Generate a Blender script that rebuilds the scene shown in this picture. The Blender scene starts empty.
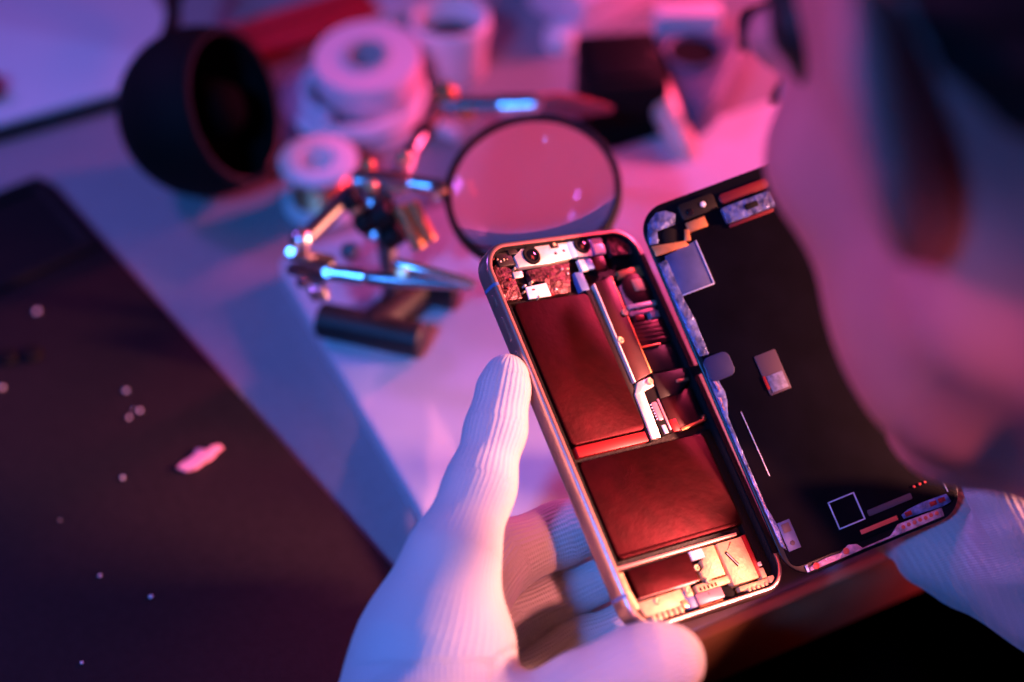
import bpy, bmesh, math, random
import numpy as np
from mathutils import Vector, Matrix
random.seed(7); rng = np.random.default_rng(7)
SC = bpy.context.scene
COL = SC.collection
TOP = 0.74                      # desk top height
CAM = Vector((0, 0, 1.24))      # viewpoint, 0.5 m above the desk top
PITCH, AZ, FPX = math.radians(45.5), math.radians(63.8), 1600.0
FW = Vector((math.cos(PITCH)*math.cos(AZ), math.cos(PITCH)*math.sin(AZ), -math.sin(PITCH)))
RT = Vector((math.sin(AZ), -math.cos(AZ), 0))
UP = RT.cross(FW)
def P(x, y, d):                 # survey point: bearing (x, y) at distance d from the viewpoint
    return CAM + d*(FW + RT*((x-512)/FPX) + UP*((341-y)/FPX))
def G(x, y, h=0.0):             # survey point on the horizontal plane h above the desk top
    r = FW + RT*((x-512)/FPX) + UP*((341-y)/FPX)
    return CAM + r*((TOP+h-CAM.z)/r.z)

# ------------------------------------------------------------------ materials
def mat(name, col, rough=.5, metal=0., spec=.5, var=0., vscale=60., bump=0., bscale=400., coat=0., sheen=0., trans=0., alpha=1., ior=1.45):
    m = bpy.data.materials.new(name); m.use_nodes = True
    nt = m.node_tree; b = nt.nodes['Principled BSDF']
    b.inputs['Base Color'].default_value = (*col, 1)
    b.inputs['Roughness'].default_value = rough
    b.inputs['Metallic'].default_value = metal
    b.inputs['Specular IOR Level'].default_value = spec
    b.inputs['Coat Weight'].default_value = coat
    b.inputs['Sheen Weight'].default_value = sheen
    b.inputs['Transmission Weight'].default_value = trans
    b.inputs['Alpha'].default_value = alpha
    b.inputs['IOR'].default_value = ior
    tc = nt.nodes.new('ShaderNodeTexCoord')
    if var:
        n = nt.nodes.new('ShaderNodeTexNoise'); n.inputs['Scale'].default_value = vscale; n.inputs['Detail'].default_value = 5
        nt.links.new(tc.outputs['Object'], n.inputs['Vector'])
        r = nt.nodes.new('ShaderNodeValToRGB')
        r.color_ramp.elements[0].position = .3; r.color_ramp.elements[1].position = .7
        r.color_ramp.elements[0].color = (*[max(0, c*(1-var)) for c in col], 1)
        r.color_ramp.elements[1].color = (*[min(1, c*(1+var)) for c in col], 1)
        nt.links.new(n.outputs['Fac'], r.inputs['Fac']); nt.links.new(r.outputs['Color'], b.inputs['Base Color'])
    if bump:
        n = nt.nodes.new('ShaderNodeTexNoise'); n.inputs['Scale'].default_value = bscale; n.inputs['Detail'].default_value = 4
        nt.links.new(tc.outputs['Object'], n.inputs['Vector'])
        bp = nt.nodes.new('ShaderNodeBump'); bp.inputs['Strength'].default_value = bump; bp.inputs['Distance'].default_value = .001
        nt.links.new(n.outputs['Fac'], bp.inputs['Height']); nt.links.new(bp.outputs['Normal'], b.inputs['Normal'])
    return m

M = {}
M['desk'] = mat('grey laminate', (.27, .255, .27), .45, var=.05, vscale=220, bump=.15, bscale=900)
M['deskedge'] = mat('brown wooden edge', (.27, .15, .07), .42, var=.25, vscale=30)
M['floor'] = mat('dark floor', (.006, .005, .005), .7, var=.2, vscale=8, spec=.2)
M['wall']      = mat('dark wall paint', (.05, .045, .05), .8, var=.05, vscale=6)
M['mat']       = mat('black silicone', (.013, .009, .010), .6, spec=.2, var=.15, vscale=300, bump=.2, bscale=1500)
M['paper']     = mat('white pad', (.60, .58, .61), .5, var=.03, vscale=40)
M['board']     = mat('glossy white panel', (.75, .76, .80), .18, var=.04, vscale=9, coat=.4)
M['black'] = mat('black plastic', (.006, .005, .005), .5, spec=.35)
M['blackmatte']= mat('matte black', (.004, .003, .003), .75, spec=.2)
M['blackmetal']= mat('black painted cast metal', (.015, .012, .013), .5, bump=.2, bscale=500)
M['chrome'] = mat('nickel plated steel', (.80, .78, .78), .27, .97, var=.08, vscale=200)
M['darkchrome'] = mat('dark nickel', (.36, .33, .34), .30, .97)
M['copper'] = mat('copper', (.95, .42, .18), .36, .9)
M['brass'] = mat('brass', (.9, .65, .35), .34, .9)
M['white']     = mat('white plastic', (.80, .79, .80), .4)
M['cable']     = mat('white cable sheath', (.72, .70, .74), .45)
M['pinktape']  = mat('pale pink tape', (.85, .62, .68), .4)
M['redplastic']= mat('red plastic', (.75, .03, .05), .35)
M['greyblue'] = mat('grey blue plastic', (.10, .11, .17), .4)
M['grey']      = mat('grey plastic', (.5, .48, .5), .45)
M['scrap'] = mat('pink foil scrap', (.95, .36, .44), .4)
M['crumb']     = mat('pale crumb', (.7, .6, .65), .4)
# phone
M['steel'] = mat('polished steel band', (.58, .40, .36), .30, .85)
M['band']      = mat('antenna plastic', (.10, .16, .35), .4)
M['tray'] = mat('phone tray', (.012, .004, .005), .55, spec=.3, var=.3, vscale=300, bump=.2, bscale=800)
M['gasket'] = mat('black gasket', (.004, .003, .004), .6, spec=.12, bump=.4, bscale=1500)
M['cell'] = mat('battery wrap', (.034, .0012, .004), .45, .9, var=.25, vscale=120, bump=.10, bscale=350)  # red lamp light tinted into the base colour of a black wrap
M['shield'] = mat('dark shield can', (.055, .018, .022), .35, .7, var=.15, vscale=200)
M['shinyplate'] = mat('bright bracket', (.85, .76, .70), .42, .5, var=.08, vscale=300, bump=.1, bscale=700)
M['goldplate'] = mat('tinned gold plate', (.78, .52, .27), .5, .3, var=.14, vscale=320, bump=.25, bscale=900)
M['foil'] = mat('crumpled foil', (.11, .035, .045), .38, .7, var=.9, vscale=420, bump=.9, bscale=520)
M['flex']      = mat('orange flex', (.80, .32, .12), .38, .5, var=.2, vscale=250)
M['darkflex'] = mat('dark flex', (.012, .008, .009), .4, spec=.3)
M['blueflex']  = mat('blue flex', (.10, .16, .42), .4)
M['lightblue'] = mat('pale blue connector', (.35, .60, .85), .4)
M['pinkpart'] = mat('pink connector', (.62, .28, .33), .4, .3)
M['redpart'] = mat('red strip', (.35, .015, .02), .4, .3)
M['lens']      = mat('lens glass', (.006, .006, .010), .06, coat=1)
M['sticker']   = mat('white sticker', (.88, .82, .80), .5, var=.08, vscale=400)
M['glassback'] = mat('display back', (.004, .003, .005), .55, spec=.04, var=.3, vscale=60)
M['glassrim'] = mat('display rim', (.006, .005, .007), .3, spec=.3)
M['strip'] = mat('mottled adhesive strip', (.13, .165, .36), .36, .35, var=.75, vscale=300, bump=.6, bscale=500)
M['platebl'] = mat('blue grey plate', (.085, .105, .26), .45, .3, var=.12, vscale=200)
M['plateedge'] = mat('plate edge', (.62, .64, .80), .35, .3)
M['label'] = mat('grey label', (.085, .05, .065), .5)
M['patch'] = mat('pale label patch', (.22, .20, .27), .5, var=.35, vscale=900)
M['residue']   = mat('adhesive residue', (.75, .30, .36), .3, .3, var=.6, vscale=330, bump=.8, bscale=600)
M['obar'] = mat('orange red tape', (.95, .10, .06), .45)
M['dimred'] = mat('dark red tape', (.16, .008, .014), .45)
M['tab'] = mat('blue tinted film', (.030, .034, .10), .35)
M['rosebar'] = mat('rose metal bar', (.70, .38, .32), .42, .5)
# person
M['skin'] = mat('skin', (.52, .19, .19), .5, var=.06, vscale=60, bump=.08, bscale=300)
M['hair']      = mat('black hair', (.012, .010, .012), .45, bump=.9, bscale=500)
M['eye']       = mat('eye', (.05, .035, .03), .1)
M['eyewhite']  = mat('eye white', (.6, .55, .55), .2)
M['lip']       = mat('lip', (.45, .20, .19), .45)
M['shirt'] = mat('black shirt', (.006, .005, .0055), .9, spec=.1)
M['trouser'] = mat('dark trousers', (.0015, .0012, .0015), 1.0, spec=.0)
M['shoe']      = mat('black shoe', (.012, .012, .012), .5)
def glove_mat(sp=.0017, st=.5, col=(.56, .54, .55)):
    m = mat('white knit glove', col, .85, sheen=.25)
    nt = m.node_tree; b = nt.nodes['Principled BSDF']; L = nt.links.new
    rib = nt.nodes.new('ShaderNodeAttribute'); rib.attribute_name = 'rib'
    alo = nt.nodes.new('ShaderNodeAttribute'); alo.attribute_name = 'along'
    def mth(op, a, v=None):
        n = nt.nodes.new('ShaderNodeMath'); n.operation = op
        L(a, n.inputs[0])
        if v is not None:
            if isinstance(v, (int, float)): n.inputs[1].default_value = v
            else: L(v, n.inputs[1])
        return n.outputs[0]
    s1 = mth('SINE', mth('MULTIPLY', rib.outputs['Fac'], 2*math.pi/sp))
    s2 = mth('SINE', mth('MULTIPLY', alo.outputs['Fac'], 2*math.pi/.0009))
    tc = nt.nodes.new('ShaderNodeTexCoord')
    n = nt.nodes.new('ShaderNodeTexNoise'); n.inputs['Scale'].default_value = 900; n.inputs['Detail'].default_value = 3
    L(tc.outputs['Object'], n.inputs['Vector'])
    h = mth('ADD', mth('ADD', mth('MULTIPLY', s1, .5), mth('MULTIPLY', s2, .12)), mth('MULTIPLY', n.outputs['Fac'], .9))
    bp = nt.nodes.new('ShaderNodeBump'); bp.inputs['Strength'].default_value = st; bp.inputs['Distance'].default_value = .0005
    L(h, bp.inputs['Height']); L(bp.outputs['Normal'], b.inputs['Normal'])
    return m
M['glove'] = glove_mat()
M['gloverib'] = glove_mat(.0023, .5, (.46, .44, .47))  # right glove: same white knit, darkened to carry its dimmer light
M['cuff'] = mat('ribbed cuff', (.70, .68, .72), .85, sheen=.2)

def lens_mat():
    m = bpy.data.materials.new('magnifier glass'); m.use_nodes = True
    b = m.node_tree.nodes['Principled BSDF']
    b.inputs['Base Color'].default_value = (1, 1, 1, 1); b.inputs['Roughness'].default_value = 0.0
    b.inputs['Transmission Weight'].default_value = 1; b.inputs['IOR'].default_value = 1.45
    return m
M['glass'] = lens_mat()

# ------------------------------------------------------------------ object helpers
def link(name, me, m, parent=None, smooth=False):
    o = bpy.data.objects.new(name, me); COL.objects.link(o)
    if m is not None: me.materials.append(m)
    if smooth:
        for p in me.polygons: p.use_smooth = True
    if parent is not None: o.parent = parent
    return o
def tag(o, label, cat, group=None, kind=None):
    if label: o['label'] = label
    if cat: o['category'] = cat
    if group: o['group'] = group
    if kind: o['kind'] = kind
    return o
def empty(name, loc=(0, 0, 0), label=None, cat=None, group=None, mtx=None):
    o = bpy.data.objects.new(name, None); COL.objects.link(o); o.empty_display_size = .02
    if mtx is not None: o.matrix_world = mtx
    else: o.location = loc
    return tag(o, label, cat, group)
def autosmooth(o, ang=40):
    me = o.data
    bm = bmesh.new(); bm.from_mesh(me)
    for f in bm.faces: f.smooth = True
    a = math.radians(ang)
    for e in bm.edges:
        e.smooth = len(e.link_faces) == 2 and e.calc_face_angle(0) < a
    bm.to_mesh(me); bm.free()
class MB:
    """collects shapes into ONE mesh"""
    def __init__(self): self.bm = bmesh.new()
    def _new(self): return self.bm
    def prism(self, poly, h0, h1, bev=0.0, M4=None, segs=2):
        b2 = bmesh.new()
        lo = [b2.verts.new((x, y, h0)) for x, y in poly]; hi = [b2.verts.new((x, y, h1)) for x, y in poly]
        n = len(poly)
        b2.faces.new(lo[::-1]); b2.faces.new(hi)
        for i in range(n): b2.faces.new((lo[i], lo[(i+1) % n], hi[(i+1) % n], hi[i]))
        bmesh.ops.recalc_face_normals(b2, faces=b2.faces)
        if bev: bmesh.ops.bevel(b2, geom=list(b2.edges), offset=bev, segments=segs, profile=.5, affect='EDGES', clamp_overlap=True)
        self._merge(b2, M4); return self
    def box(self, c, s, bev=0.0, M4=None, rz=0.0):
        x, y, z = c; a, b, d = [t/2 for t in s]
        T = Matrix.Translation((x, y, z)) @ Matrix.Rotation(rz, 4, 'Z')
        return self.prism([(-a, -b), (a, -b), (a, b), (-a, b)], -d, d, bev, (M4 @ T) if M4 else T)
    def _merge(self, b2, M4=None):
        me = bpy.data.meshes.new('tmp'); b2.to_mesh(me); b2.free()
        if M4 is not None: me.transform(M4)
        self.bm.from_mesh(me); bpy.data.meshes.remove(me)
    def tube(self, pts, r, n=16, closed=False, caps=True):
        pts = [Vector(p) for p in pts]; k = len(pts)
        rs = r if isinstance(r, (list, tuple)) else [r]*k
        b2 = bmesh.new(); rings = []
        prev = None
        for i, p in enumerate(pts):
            if closed: t = (pts[(i+1) % k]-pts[i-1]).normalized()
            else: t = (pts[min(i+1, k-1)]-pts[max(i-1, 0)]).normalized()
            if prev is None:
                a = t.orthogonal().normalized()
            else:
                a = (prev - t*prev.dot(t)).normalized()
            prev = a; b = t.cross(a)
            rings.append([b2.verts.new(p+(a*math.cos(2*math.pi*j/n)+b*math.sin(2*math.pi*j/n))*rs[i]) for j in range(n)])
        for i in range(k if closed else k-1):
            A, B = rings[i], rings[(i+1) % k]
            off = 0
            if closed and i == k-1:
                off = min(range(n), key=lambda o: (A[0].co-B[o].co).length)
            for j in range(n): b2.faces.new((A[j], A[(j+1) % n], B[(j+1+off) % n], B[(j+off) % n]))
        if caps and not closed:
            b2.faces.new(rings[0][::-1]); b2.faces.new(rings[-1])
        bmesh.ops.recalc_face_normals(b2, faces=b2.faces)
        self._merge(b2); return self
    def lathe(self, prof, n=40, M4=None, closed=False):
        b2 = bmesh.new(); rings = []
        for r, z in prof:
            if r < 1e-7: rings.append([b2.verts.new((0, 0, z))])
            else: rings.append([b2.verts.new((r*math.cos(2*math.pi*j/n), r*math.sin(2*math.pi*j/n), z)) for j in range(n)])
        m = len(rings)
        for i in range(m if closed else m-1):
            A, B = rings[i], rings[(i+1) % m]
            for j in range(n):
                j2 = (j+1) % n
                if len(A) == 1 and len(B) == 1: continue
                if len(A) == 1: b2.faces.new((A[0], B[j2], B[j]))
                elif len(B) == 1: b2.faces.new((A[j], A[j2], B[0]))
                else: b2.faces.new((A[j], A[j2], B[j2], B[j]))
        bmesh.ops.recalc_face_normals(b2, faces=b2.faces)
        self._merge(b2, M4); return self
    def build(self, name, m, parent=None, smooth=True, ang=40):
        me = bpy.data.meshes.new(name); self.bm.to_mesh(me); self.bm.free()
        o = link(name, me, m, parent)
        if smooth: autosmooth(o, ang)
        return o
def frame_to(z, x=None, loc=(0, 0, 0)):
    z = Vector(z).normalized()
    if x is None: x = z.orthogonal()
    x = Vector(x); x = (x - z*x.dot(z)).normalized(); y = z.cross(x)
    m = Matrix((x, y, z)).transposed().to_4x4(); m.translation = Vector(loc); return m
def rrect(w, h, r, n=8, cx=0, cy=0):
    out = []
    for sx, sy, a0 in ((1, 1, 0), (-1, 1, 90), (-1, -1, 180), (1, -1, 270)):
        for i in range(n+1):
            a = math.radians(a0+90*i/n)
            out.append((cx+sx*(w/2-r)+r*math.cos(a), cy+sy*(h/2-r)+r*math.sin(a)))
    return out
def circ(cx, cy, r, n=20): return [(cx+r*math.cos(2*math.pi*i/n), cy+r*math.sin(2*math.pi*i/n)) for i in range(n)]

# ------------------------------------------------------------------ smooth surfaces from distance fields
def surface_nets(F, lo, h):
    nx, ny, nz = F.shape; S = F < 0
    c = S[:-1, :-1, :-1].astype(np.int8)
    tot = sum(S[i:nx-1+i, j:ny-1+j, k:nz-1+k].astype(np.int8) for i in (0, 1) for j in (0, 1) for k in (0, 1))
    act = (tot > 0) & (tot < 8)
    idx = -np.ones(act.shape, dtype=np.int64); I = np.argwhere(act); idx[act] = np.arange(len(I))
    acc = np.zeros((len(I), 3)); cnt = np.zeros(len(I))
    cor = [(i, j, k) for i in (0, 1) for j in (0, 1) for k in (0, 1)]
    for a in cor:
        for ax in range(3):
            if a[ax]: continue
            b = list(a); b[ax] = 1
            fa = F[I[:, 0]+a[0], I[:, 1]+a[1], I[:, 2]+a[2]]; fb = F[I[:, 0]+b[0], I[:, 1]+b[1], I[:, 2]+b[2]]
            m = (fa < 0) != (fb < 0)
            t = np.where(m, fa/np.where(m, fa-fb, 1), 0)
            p = np.tile(np.array(a, float), (len(I), 1)); p[:, ax] = t
            acc[m] += p[m]; cnt[m] += 1
    V = lo + (I + acc/cnt[:, None])*h
    Q = []
    for ax in range(3):
        o1, o2 = (ax+1) % 3, (ax+2) % 3
        sl0 = [slice(1, -1)]*3; sl1 = [slice(1, -1)]*3
        sl0[ax] = slice(0, -1); sl1[ax] = slice(1, None)
        A, B = S[tuple(sl0)], S[tuple(sl1)]
        E = np.argwhere(A != B); sgn = A[A != B]
        base = E.copy(); base[:, o1] += 1; base[:, o2] += 1
        d1 = np.zeros(3, int); d1[o1] = 1; d2 = np.zeros(3, int); d2[o2] = 1
        g = lambda e: idx[e[:, 0], e[:, 1], e[:, 2]]
        q = np.stack([g(base), g(base-d1), g(base-d1-d2), g(base-d2)], 1)
        q[~sgn] = q[~sgn][:, ::-1]
        Q.append(q)
    Q = np.concatenate(Q); Q = Q[(Q >= 0).all(1)]
    return V, Q
def smin(a, b, k):
    if k <= 0: return np.minimum(a, b)
    h = np.clip(.5+.5*(b-a)/k, 0, 1)
    return b*(1-h)+a*h-k*h*(1-h)
def smax(a, b, k): return -smin(-a, -b, k)
def seg(X, a, b, ra, rb):
    a = np.array(a, float); b = np.array(b, float); ab = b-a
    t = np.clip(((X-a)@ab)/(ab@ab), 0, 1)
    return np.linalg.norm(X-a-t[..., None]*ab, axis=-1)-(ra+(rb-ra)*t)
def ell(X, c, r):
    r = np.array(r, float); q = (X-np.array(c, float))/r
    k0 = np.linalg.norm(q, axis=-1); k1 = np.linalg.norm(q/r, axis=-1)
    return k0*(k0-1)/np.maximum(k1, 1e-9)
def chain(X, pts, k=.004):
    d = None
    for (a, ra), (b, rb) in zip(pts[:-1], pts[1:]):
        s = seg(X, a, b, ra, rb); d = s if d is None else smin(d, s, k)
    return d
def mesh_sdf(name, fn, lo, hi, h, m, parent=None):
    lo = np.array(lo, float); hi = np.array(hi, float)
    n = np.ceil((hi-lo)/h).astype(int)+1
    ax = [lo[i]+h*np.arange(n[i]) for i in range(3)]
    F = np.empty(tuple(n), np.float64)
    step = max(1, int(2e6/(n[1]*n[2])))
    for i in range(0, n[0], step):
        X = np.stack(np.meshgrid(ax[0][i:i+step], ax[1], ax[2], indexing='ij'), -1)
        F[i:i+step] = fn(X)
    V, Q = surface_nets(F, lo, h)
    me = bpy.data.meshes.new(name); me.from_pydata(V.tolist(), [], Q.tolist()); me.update()
    return link(name, me, m, parent, smooth=True), V
def arr(v): return np.array(v[:])

# ================================================================== SETTING
fl = MB().box((.4, .6, -.02), (6, 6, .04)).build('floor', M['floor']); fl['kind'] = 'structure'

for nm, c_, s_ in (('wall_left', (-2.6, .6, 1.25), (.1, 6, 2.5)), ('wall_right', (3.2, .6, 1.25), (.1, 6, 2.5)), ('wall_back', (.4, 3.4, 1.25), (6, .1, 2.5)), ('wall_front', (.4, -2.2, 1.25), (6, .1, 2.5)), ('ceiling', (.4, .6, 2.55), (6, 6, .1))):
    MB().box(c_, s_).build(nm, M['wall'])['kind'] = 'structure'
desk = empty('desk', (.3, .69, 0), 'white topped desk with brown wooden front edge under everything', 'desk')
YE = .272
def W2(o, root): # keep world-space mesh coordinates under a root that sits at its base
    o.parent = root; o.matrix_parent_inverse = root.matrix_world.inverted() if root.matrix_world != Matrix() else Matrix.Translation(-root.location)
    return o
def wpart(mb, name, m, root, **k):
    o = mb.build(name, m, None, **k); o.parent = root
    o.matrix_parent_inverse = Matrix.Translation(-root.location); return o
wpart(MB().box((.35, (YE+.0035+1.12)/2, TOP-.018), (2.0, 1.12-YE-.0035, .036), .0008), 'tabletop', M['desk'], desk)
fe = wpart(MB().box((.35, YE+.001, TOP-.0181), (2.0, .005, .0357), .0012), 'edge_band', M['deskedge'], desk); fe['label'] = 'brown wooden edge band'
for x, y in ((-.6, .40), (1.28, .40), (-.6, 1.07), (1.28, 1.07)):
    wpart(MB().box((x, y, (TOP-.036)/2), (.05, .05, TOP-.036), .002), 'leg', M['blackmetal'], desk)

# ---- black repair mat (left): long right edge runs towards the sitter, raised ridge near its far end
c0, c1 = G(45, 178), G(395, 575)
dv = Vector((c1.x-c0.x, c1.y-c0.y, 0)).normalized()           # along the long edge, towards the sitter
du = Vector((dv.y, -dv.x, 0))                                  # away to the left
if du.x > 0: du = -du
wm = frame_to((0, 0, 1), dv, (c0.x, c0.y, TOP))                # local x along the edge, y = z cross x
sgn = 1 if (Vector((0, 0, 1)).cross(dv)).dot(du) > 0 else -1
mt = empty('repair_mat', label='large black silicone repair mat with raised far tray lying on the left', cat='mat', mtx=wm)
L_, Wd = .345, .42
def mrect(x0, x1, y0, y1, r=.012):
    return rrect(x1-x0, y1-y0, r, 8, (x0+x1)/2, sgn*(y0+y1)/2)
MB().prism(mrect(0, L_, 0, Wd, .014), .0003, .0042, .0008).build('mat_sheet', M['mat'], mt)
rd = MB()
rd.prism(mrect(.004, .062, .006, .007, .0004), .004, .0056, .0002)
for y0, y1 in ((.004, .010), (Wd-.010, Wd-.004), (.14, .146), (.28, .286)): rd.prism(mrect(.004, .066, y0, y1, .0025), .0036, .0066, .0008)
for x0, x1 in ((.004, .010), (.060, .066)): rd.prism(mrect(x0, x1, .004, Wd-.004, .0025), .0036, .0067, .0008)
rd.build('tray_ridge', M['mat'], mt)
MATZ = .0043
# torn pink scrap and crumbs lying on the mat
def scrap_poly(s):
    base = [(-1, -.12), (-.75, .10), (-.35, .20), (-.05, .34), (.0, .55), (.22, .42), (.45, .28), (.62, .42), (.95, .36), (1.05, .12), (.7, -.02), (.5, -.22), (.1, -.30), (-.3, -.46), (-.72, -.42)]
    return [(x*s, y*s) for x, y in base]
g = G(200, 459, MATZ)
sc = empty('foil_scrap', (g.x, g.y, TOP+MATZ), 'small torn pink foil scrap lying on the black mat', 'scrap')
o = MB().prism(scrap_poly(.0098), 0, .0007, .0001).build('torn_sheet', M['scrap'], sc)
for v in o.data.vertices: v.co.z += .0012*max(0, math.sin(v.co.x*500+1))*max(0, math.cos(v.co.y*300)) if v.co.z > .0003 else 0
sc.rotation_euler = (0, 0, math.atan2(RT.y, RT.x)+.46)
for i, (x, y, s) in enumerate([(37, 312, 2.6), (126, 391, 1.7), (140, 411, 1.6), (129, 418, 1.5), (123, 478, 1.4), (100, 576, 1.3), (151, 597, 1.5), (82, 663, 1.3), (2, 388, 1.8), (134, 410, 1.0), (242, 396, .8), (60, 520, .7)]):
    q = G(x, y, MATZ); b = bmesh.new()
    bmesh.ops.create_icosphere(b, subdivisions=2, radius=.001*s*.55)
    for v in b.verts: v.co *= random.uniform(.7, 1.25)
    for v in b.verts: v.co.z = max(v.co.z*.6, -.0004*s*.5)+.0002*s
    me = bpy.data.meshes.new('crumb'); b.to_mesh(me); b.free()
    o = link('crumb', me, M['crumb'], smooth=True); o.location = (q.x, q.y, TOP+MATZ)
    tag(o, 'tiny pale crumb lying on the black repair mat', 'crumb', 'crumbs on the repair mat')
for i, (x, y) in enumerate([(8, 358), (32, 355)]):
    q = G(x, y, MATZ)
    o = MB().lathe([(0, 0), (.0042, 0), (.0046, .0008), (.0044, .0016), (.0030, .0024), (.0008, .0025), (0, .0019)], 20).build('rubber_washer', M['blackmatte'])
    o.location = (q.x, q.y, TOP+MATZ); tag(o, 'black rubber dot lying on the black mat near its left edge', 'washer', 'rubber dots on the mat')

# ---- white pad under the magnifier stand
o = MB().prism(rrect(.27, .235, .009, 8, .139+.135, .525-.1175), TOP+.0002, TOP+.0122, .0022).build('pad', M['paper'])
tag(o, 'large white pad with rounded corners lying under the magnifier stand', 'pad')
PADZ = .0123

# ---- glossy pale panel, far left
pn = empty('panel', (.02, .80, TOP), 'large pale glossy panel with dark front edge lying at the far left', 'panel')
def loc_part(mb, name, m, root, **k): return mb.build(name, m, root, **k)
loc_part(MB().prism(rrect(.25, .24, .006, 6, .01, .0), .0075, .0110, .0008), 'top_sheet', M['board'], pn)
o = loc_part(MB().prism(rrect(.252, .242, .006, 6, .01, -.001), .0002, .0075, .0008), 'base_tray', M['black'], pn); o['label'] = 'dark base rim'
# tiny dark red cap at the frame's left
q = G(0, 92, .012)
o = MB().lathe([(0, 0), (.006, 0), (.0065, .002), (.006, .010), (.004, .0125), (0, .013)], 20).build('bottle_cap', mat('dark red cap', (.25, .02, .03), .4))
o.location = (q.x-.004, q.y, TOP+.0110); tag(o, 'dark red cap standing on the pale glossy panel', 'cap')

# ---- black lamp head
lc = G(205, 195, 0)
ax = (RT*.80 - FW*.42 + UP*.10); ax = Vector((ax.x, ax.y, ax.z-.02)).normalized()
lampc = P(204, 112, .748)
lm = frame_to(ax, (0, 0, 1), lampc)
lamp = empty('desk_lamp', label='black desk lamp with bowl shaped head turned down to the desk', cat='lamp', mtx=lm)
R0 = .0400
th = np.linspace(-math.pi/2, .46, 26)
outer = [(R0*math.cos(t) if i else 0, R0*math.sin(t)) for i, t in enumerate(th)]
inner = [((R0-.0025)*math.cos(t), (R0-.0025)*math.sin(t)) for t in th[::-1]]; inner[-1] = (0, inner[-1][1])
MB().lathe(outer+inner, 56).build('lamp_head', M['blackmatte'], lamp, ang=60)
MB().lathe([(0, -.034), (.011, -.034), (.012, -.020), (.010, -.010), (.010, -.008), (0, -.008)], 28).build('bulb_socket', M['black'], lamp)
MB().lathe([(0, -.009), (.009, -.009), (.014, .002), (.0145, .008), (.011, .016), (.005, .019), (0, .0195)], 28).build('bulb', mat('unlit bulb', (.002, .002, .002), .8, spec=.05), lamp)
zr = R0*math.sin(.46); rr0 = R0*math.cos(.46)
MB().lathe([(rr0-.0024, zr-.0004), (rr0+.0002, zr-.0006), (rr0+.0005, zr+.0006), (rr0-.0006, zr+.0014), (rr0-.0022, zr+.0010)], 56, closed=True).build('rim', M['black'], lamp)
pa = lampc - ax*.034 + UP*.020; pb = P(173, 5, .80); pc = P(150, -90, .83)
pts = [lm.inverted() @ p for p in (lampc-ax*.028+UP*.028, pb, pc, Vector((.05, .98, TOP+.22)), Vector((.05, 1.03, TOP+.12)), Vector((.05, 1.03, TOP+.02)))]
def spline(pts, n=10):
    pts = [Vector(p) for p in pts]; out = []
    ext = [pts[0]*2-pts[1]]+pts+[pts[-1]*2-pts[-2]]
    for i in range(1, len(ext)-2):
        for j in range(n):
            t = j/n; a, b, c, d = ext[i-1], ext[i], ext[i+1], ext[i+2]
            out.append(.5*((2*b)+(c-a)*t+(2*a-5*b+4*c-d)*t*t+(3*b-a-3*c+d)*t**3))
    out.append(pts[-1]); return out
MB().tube(spline(pts), .0038, 14).build('gooseneck', M['black'], lamp)
bmx = lm.inverted() @ Matrix.Translation((.05, 1.03, TOP))
MB().lathe([(0, .0002), (.055, .0002), (.056, .003), (.053, .012), (.012, .018), (.008, .024), (0, .024)], 40, bmx).build('lamp_base', M['black'], lamp)

# ---- red tool case, far edge
e0, e1 = G(240, 46, .010), G(360, 8, .010)
d = (e1-e0); d.z = 0
rc = empty('tool_case', label='long narrow red plastic case at the far edge of the desk', cat='case', mtx=frame_to((0, 0, 1), d, ((e0.x+e1.x)/2, (e0.y+e1.y)/2+.004, TOP)))
ln = d.length+.02
MB().prism(rrect(ln, .026, .004, 6), .0003, .0085, .001).build('case_body', mat('deep red plastic', (.45, .012, .02), .4), rc)
MB().prism(rrect(ln-.002, .010, .004, 6, 0, .007), .0085, .0135, .0015).build('lid', M['redplastic'], rc)
MB().prism(rrect(ln-.002, .008, .003, 6, 0, -.0080), .0085, .0110, .0015).build('lid', M['redplastic'], rc)
MB().box((ln*.30, -.0138, .005), (.018, .003, .006), .0008).build('latch', M['redplastic'], rc)

# ---- coil of cable with a roll of tape lying on it
q = G(366, 112)
coil = MB(); pts = []
for i in range(360):
    a = i/360*2*math.pi*7; lay = (i/360*7)
    r = .034-.0042*(lay % 2.2)+.001*math.sin(a*1.3); z = .0032+.0030*int(lay/2)+.0010*math.sin(a*.7+lay)
    pts.append((r*math.cos(a), r*1.02*math.sin(a), z+.0012*(1+math.sin(a*2+lay))))
coil.tube(pts, .0030, 10)
co = empty('cable_coil', (q.x-.004, q.y+.002, TOP), 'coil of white cable lying behind the small white spool', 'cable')
coil.build('cable', M['cable'], co)
MB().tube(spline([(.034, 0, .005), (.040, -.012, .004), (.030, -.030, .004), (.036, -.046, .004)], 8), [.003]*24+[.0030], 10).build('loose_end', M['cable'], co)
tp = empty('tape_roll', (q.x+.004, q.y+.002, TOP+.0145), 'pale pink roll of tape lying on the coil of white cable', 'tape')
MB().lathe([(.012, .0004), (.026, .0004), (.0268, .0015), (.0268, .0185), (.026, .0195), (.012, .0195)], 48, closed=True).build('tape', M['pinktape'], tp)
MB().lathe([(.0095, 0), (.012, 0), (.012, .0205), (.0095, .0205)], 40, closed=True).build('core', M['grey'], tp)
tp.rotation_euler = (.10, -.06, 0)

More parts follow.
